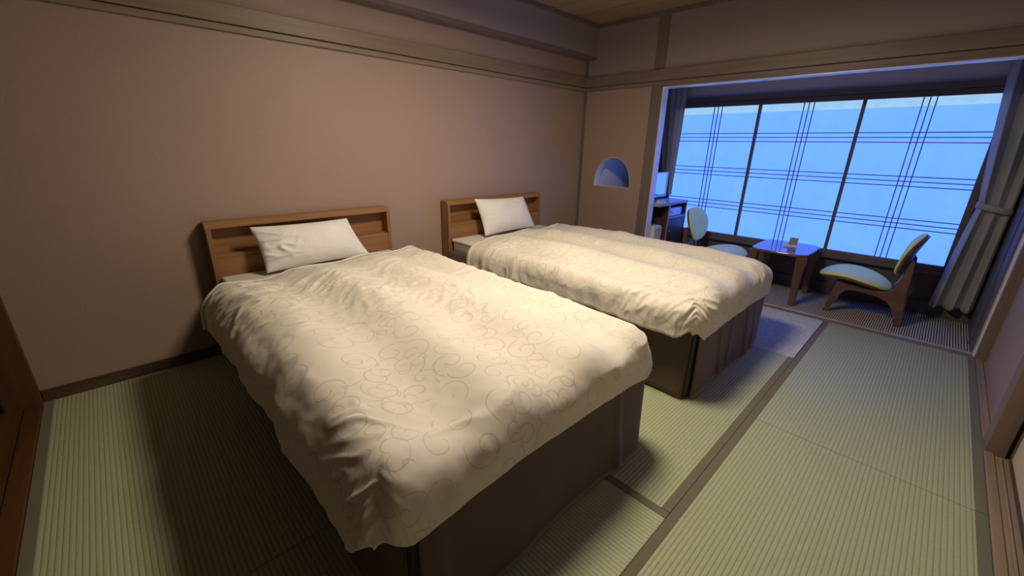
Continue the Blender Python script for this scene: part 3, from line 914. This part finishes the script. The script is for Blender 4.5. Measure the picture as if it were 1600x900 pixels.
# ================================================================== LOW TABLE
def low_table():
    x0, x1, y0, y1, zt = 0.165, 0.725, -2.275, -1.850, 0.457
    cx, cy = (x0 + x1) / 2, (y0 + y1) / 2
    root = empty('low_table', (cx, cy, 0.0))
    def outline(grow=0.0):
        hx, hy = (x1 - x0) / 2 + grow, (y1 - y0) / 2 + grow; c = 0.040; bl = 0.013
        pts = []
        for k, (sx, sy) in enumerate(((1, 1), (-1, 1), (-1, -1), (1, -1))):
            a = (cx + sx * hx, cy + sy * (hy - c)); b_ = (cx + sx * (hx - c), cy + sy * hy)
            pts += [a, b_] if k % 2 == 0 else [b_, a]
        out = []
        n = len(pts)
        for k in range(n):
            p, q_ = Vector(pts[k]), Vector(pts[(k + 1) % n]); L_ = (q_ - p).length
            if L_ < 0.1: out.append(tuple(p)); continue
            d = (q_ - p).normalized(); nr = Vector((d.y, -d.x))
            for s in range(8):
                t = s / 8; out.append(tuple(p + (q_ - p) * t + nr * bl * 4 * t * (1 - t)))
        return out
    prism('table_top', outline(), 2, zt - .020, zt, 'table_top', root, 0.005)
    for sx in (-1, 1):
        for sy in (-1, 1):
            tx, ty = cx + sx * (x1 - x0) / 2 * 0.93, cy + sy * (y1 - y0) / 2 * 0.93
            bx, by = tx - sx * 0.012, ty - sy * 0.002
            wt, wbm = 0.036, 0.021
            vv = []
            for (px, py, wdt, z) in ((bx, by, wbm, 0.0), (tx, ty, wt * .92, zt - .10), (tx, ty, wt, zt - .02)):
                for ex, ey in ((-1, -1), (1, -1), (1, 1), (-1, 1)):
                    vv.append((px + ex * wdt - sx * wdt * .35, py + ey * wdt - sy * wdt * .35, z))
            ff = [(3, 2, 1, 0), (8, 9, 10, 11)]
            for l in range(2):
                for k in range(4):
                    ff.append((l * 4 + k, l * 4 + (k + 1) % 4, l * 4 + 4 + (k + 1) % 4, l * 4 + 4 + k))
            o = build('leg', vv, ff, 'table_wood', root)
            bm = bmesh.new(); bm.from_mesh(o.data); bmesh.ops.bevel(bm, geom=[e for e in bm.edges], offset=0.004, segments=2, affect='EDGES'); bm.to_mesh(o.data); bm.free()
    tag(root, 'low dark wooden table between the two green chairs', 'table')
    # card holder on top
    k = empty('card_stand', (0.49, -2.09, zt))
    prism('tray', [(0.425, -2.045), (0.505, -2.030), (0.535, -2.125), (0.452, -2.145)], 2, zt + .0004, zt + .014, 'paper', k, 0.002)
    prism('card', [(0.505, zt + .014), (0.513, zt + .014), (0.540, zt + .072), (0.532, zt + .072)], 1, -2.125, -2.065, 'card_print', k)
    k2 = prism('card_back', [(0.5135, zt + .014), (0.5205, zt + .014), (0.5475, zt + .076), (0.5405, zt + .076)], 1, -2.129, -2.061, 'paper', k)
    tag(k, 'small white tray with a printed card on the low table', 'card stand')
low_table()

# ================================================================== DESK AND THINGS ON IT
def desk():
    xa, xb, yf, yb, zt = 0.106, 0.765, -0.965, -0.47, 0.748
    d = empty('desk', ((xa + xb) / 2, (yf + yb) / 2, 0))
    box('desk_top', xa, xb, yf, yb, zt - .028, zt, 'desk_top', d, 0.003)
    xm = 0.325
    box('side_panel', xm, xm + .022, yf + .006, yb, 0.0, zt - .028, 'desk', d, 0.002)
    box('side_panel', xb - .026, xb - .004, yf + .006, yb, 0.0, zt - .028, 'desk', d, 0.002)
    box('side_panel', xa + .002, xa + .02, -0.60, yb, 0.0, zt - .028, 'desk', d, 0.002)
    box('back_panel', xa + .02, xb - .026, yb - .016, yb, 0.05, zt - .028, 'desk', d, 0.001)
    box('shelf', xm + .022, xb - .026, yf + .008, yb - .016, 0.572, 0.590, 'desk_top', d, 0.002)
    dr = box('cabinet_door', xm + .024, xb - .028, yf + .010, yf + .028, 0.055, 0.570, 'desk', d, 0.003)
    tube('door_knob', [(xm + .05, yf + .010, 0.44), (xm + .05, yf - .010, 0.44)], 0.009, 'chrome', dr)
    box('edge_strip', xm - .001, xm + .023, yf + .002, yf + .008, 0.0, zt - .028, 'desk_top', d, 0.001)
    tag(d, 'dark wooden desk with open shelf at the left end of the veranda', 'desk')
    s = empty('safe_box', (0.53, -0.80, 0.590))
    box('case', 0.385, 0.680, yf + .030, -0.70, 0.5905, 0.682, 'silver', s, 0.004)
    box('front_plate', 0.392, 0.673, yf + .024, yf + .031, 0.596, 0.676, 'silver', s, 0.002)
    tube('dial', [(0.445, yf + .026, 0.642), (0.445, yf + .008, 0.642)], 0.013, 'dial', s, 14)
    box('handle', 0.60, 0.65, yf + .014, yf + .025, 0.628, 0.640, 'chrome', s, 0.002)
    tag(s, 'small silver safe on the open shelf of the desk', 'safe')
    # mirror
    m = empty('table_mirror', (0.42, -0.79, zt))
    x0, x1, y, z0, z1 = 0.19, 0.585, -0.772, zt + .035, 1.048
    box('glass', x0 + .012, x1 - .016, y - .0015, y + .004, z0 + .030, z1 - .012, 'mirror', m, 0)
    box('backing', x0 + .005, x1 - .005, y + .004, y + .016, z0 + .006, z1 - .004, 'black', m, 0.002)
    box('frame_rail', x0, x1, y - .007, y + .016, z1 - .012, z1, 'silver', m, 0.002)
    box('frame_rail', x0, x1, y - .007, y + .016, z0, z0 + .030, 'silver', m, 0.002)
    box('frame_rail', x0, x0 + .012, y - .007, y + .016, z0 + .0302, z1 - .0122, 'silver', m, 0.002)
    box('frame_rail', x1 - .016, x1, y - .007, y + .016, z0 + .0302, z1 - .0122, 'silver', m, 0.002)
    box('neck', 0.36, 0.42, y - .001, y + .015, zt + .012, z0, 'black', m, 0.002)
    box('base', 0.27, 0.51, y - .07, y + .07, zt + .0004, zt + .012, 'silver', m, 0.003)
    tag(m, 'silver-framed mirror standing on the desk', 'mirror')
    t = empty('amenity_tray', (0.235, -0.90, zt))
    box('tray_base', 0.17, 0.30, -0.945, -0.865, zt + .0004, zt + .008, 'white_plastic', t, 0.002)
    box('folded_leaflet', 0.185, 0.285, -0.935, -0.875, zt + .008, zt + .015, 'paper', t, 0.001)
    tag(t, 'small white tray with a folded leaflet on the desk', 'tray')
    # slim bin
    b = empty('waste_bin', (0.20, -0.86, 0))
    def frus(name, w0, w1, z0, z1, mat, par, cx=0.200, cy=-0.845, dp=0.62):
        vv = []
        for w_, z in ((w0, z0), (w1, z1)):
            for ex, ey in ((-1, -1), (1, -1), (1, 1), (-1, 1)): vv.append((cx + ex * w_, cy + ey * w_ * dp * 1.7, z))
        ff = [(3, 2, 1, 0), (4, 5, 6, 7)] + [(k, (k + 1) % 4, 4 + (k + 1) % 4, 4 + k) for k in range(4)]
        o = build(name, vv, ff, mat, par)
        bm = bmesh.new(); bm.from_mesh(o.data); bmesh.ops.bevel(bm, geom=bm.edges[:], offset=0.006, segments=2, affect='EDGES'); bm.to_mesh(o.data); bm.free()
        return o
    frus('bin_body', 0.072, 0.084, 0.0, 0.475, 'white_plastic', b)
    frus('rim', 0.0868, 0.0878, 0.4755, 0.492, 'white_plastic', b)
    frus('lid', 0.080, 0.070, 0.4925, 0.512, 'white_plastic', b)
    tag(b, 'slim white bin under the desk beside the opening', 'bin')
desk()

# ================================================================== CEILING LAMP (above the frame, between the beds)
def ceiling_lamp():
    x, y, z = LAMP_POS
    root = empty('ceiling_lamp', (x, y, z))
    def disc(name, r0, r1, za, zb_, mat):
        bm = bmesh.new()
        bmesh.ops.create_cone(bm, cap_ends=True, segments=48, radius1=r0, radius2=r1, depth=zb_ - za, matrix=Matrix.Translation((x, y, (za + zb_) / 2)))
        return from_bm(name, bm, mat, root)
    disc('ceiling_plate', 0.12, 0.12, z + .10, 2.4515, 'white_plastic')
    disc('lamp_body', 0.29, 0.27, z + .03, z + .10, 'post')
    k = NT('lamp_diffuser'); k.color((0.9, 0.85, 0.75)); k.b.inputs['Emission Color'].default_value = (*LAMP_COLOR, 1)
    k.b.inputs['Emission Strength'].default_value = 4.0
    disc('diffuser', 0.25, 0.262, z + .006, z + .03, k.m)
    ld = bpy.data.lights.new('lamp_light', 'AREA'); ld.shape = 'DISK'; ld.size = 0.48
    ld.energy = LAMP_POWER; ld.color = LAMP_COLOR
    lo = bpy.data.objects.new('lamp_light', ld); COL.objects.link(lo); lo.parent = root; lo.location = (0, 0, 0)
    tag(root, 'round wooden ceiling lamp over the space between the beds', 'lamp')
ceiling_lamp()
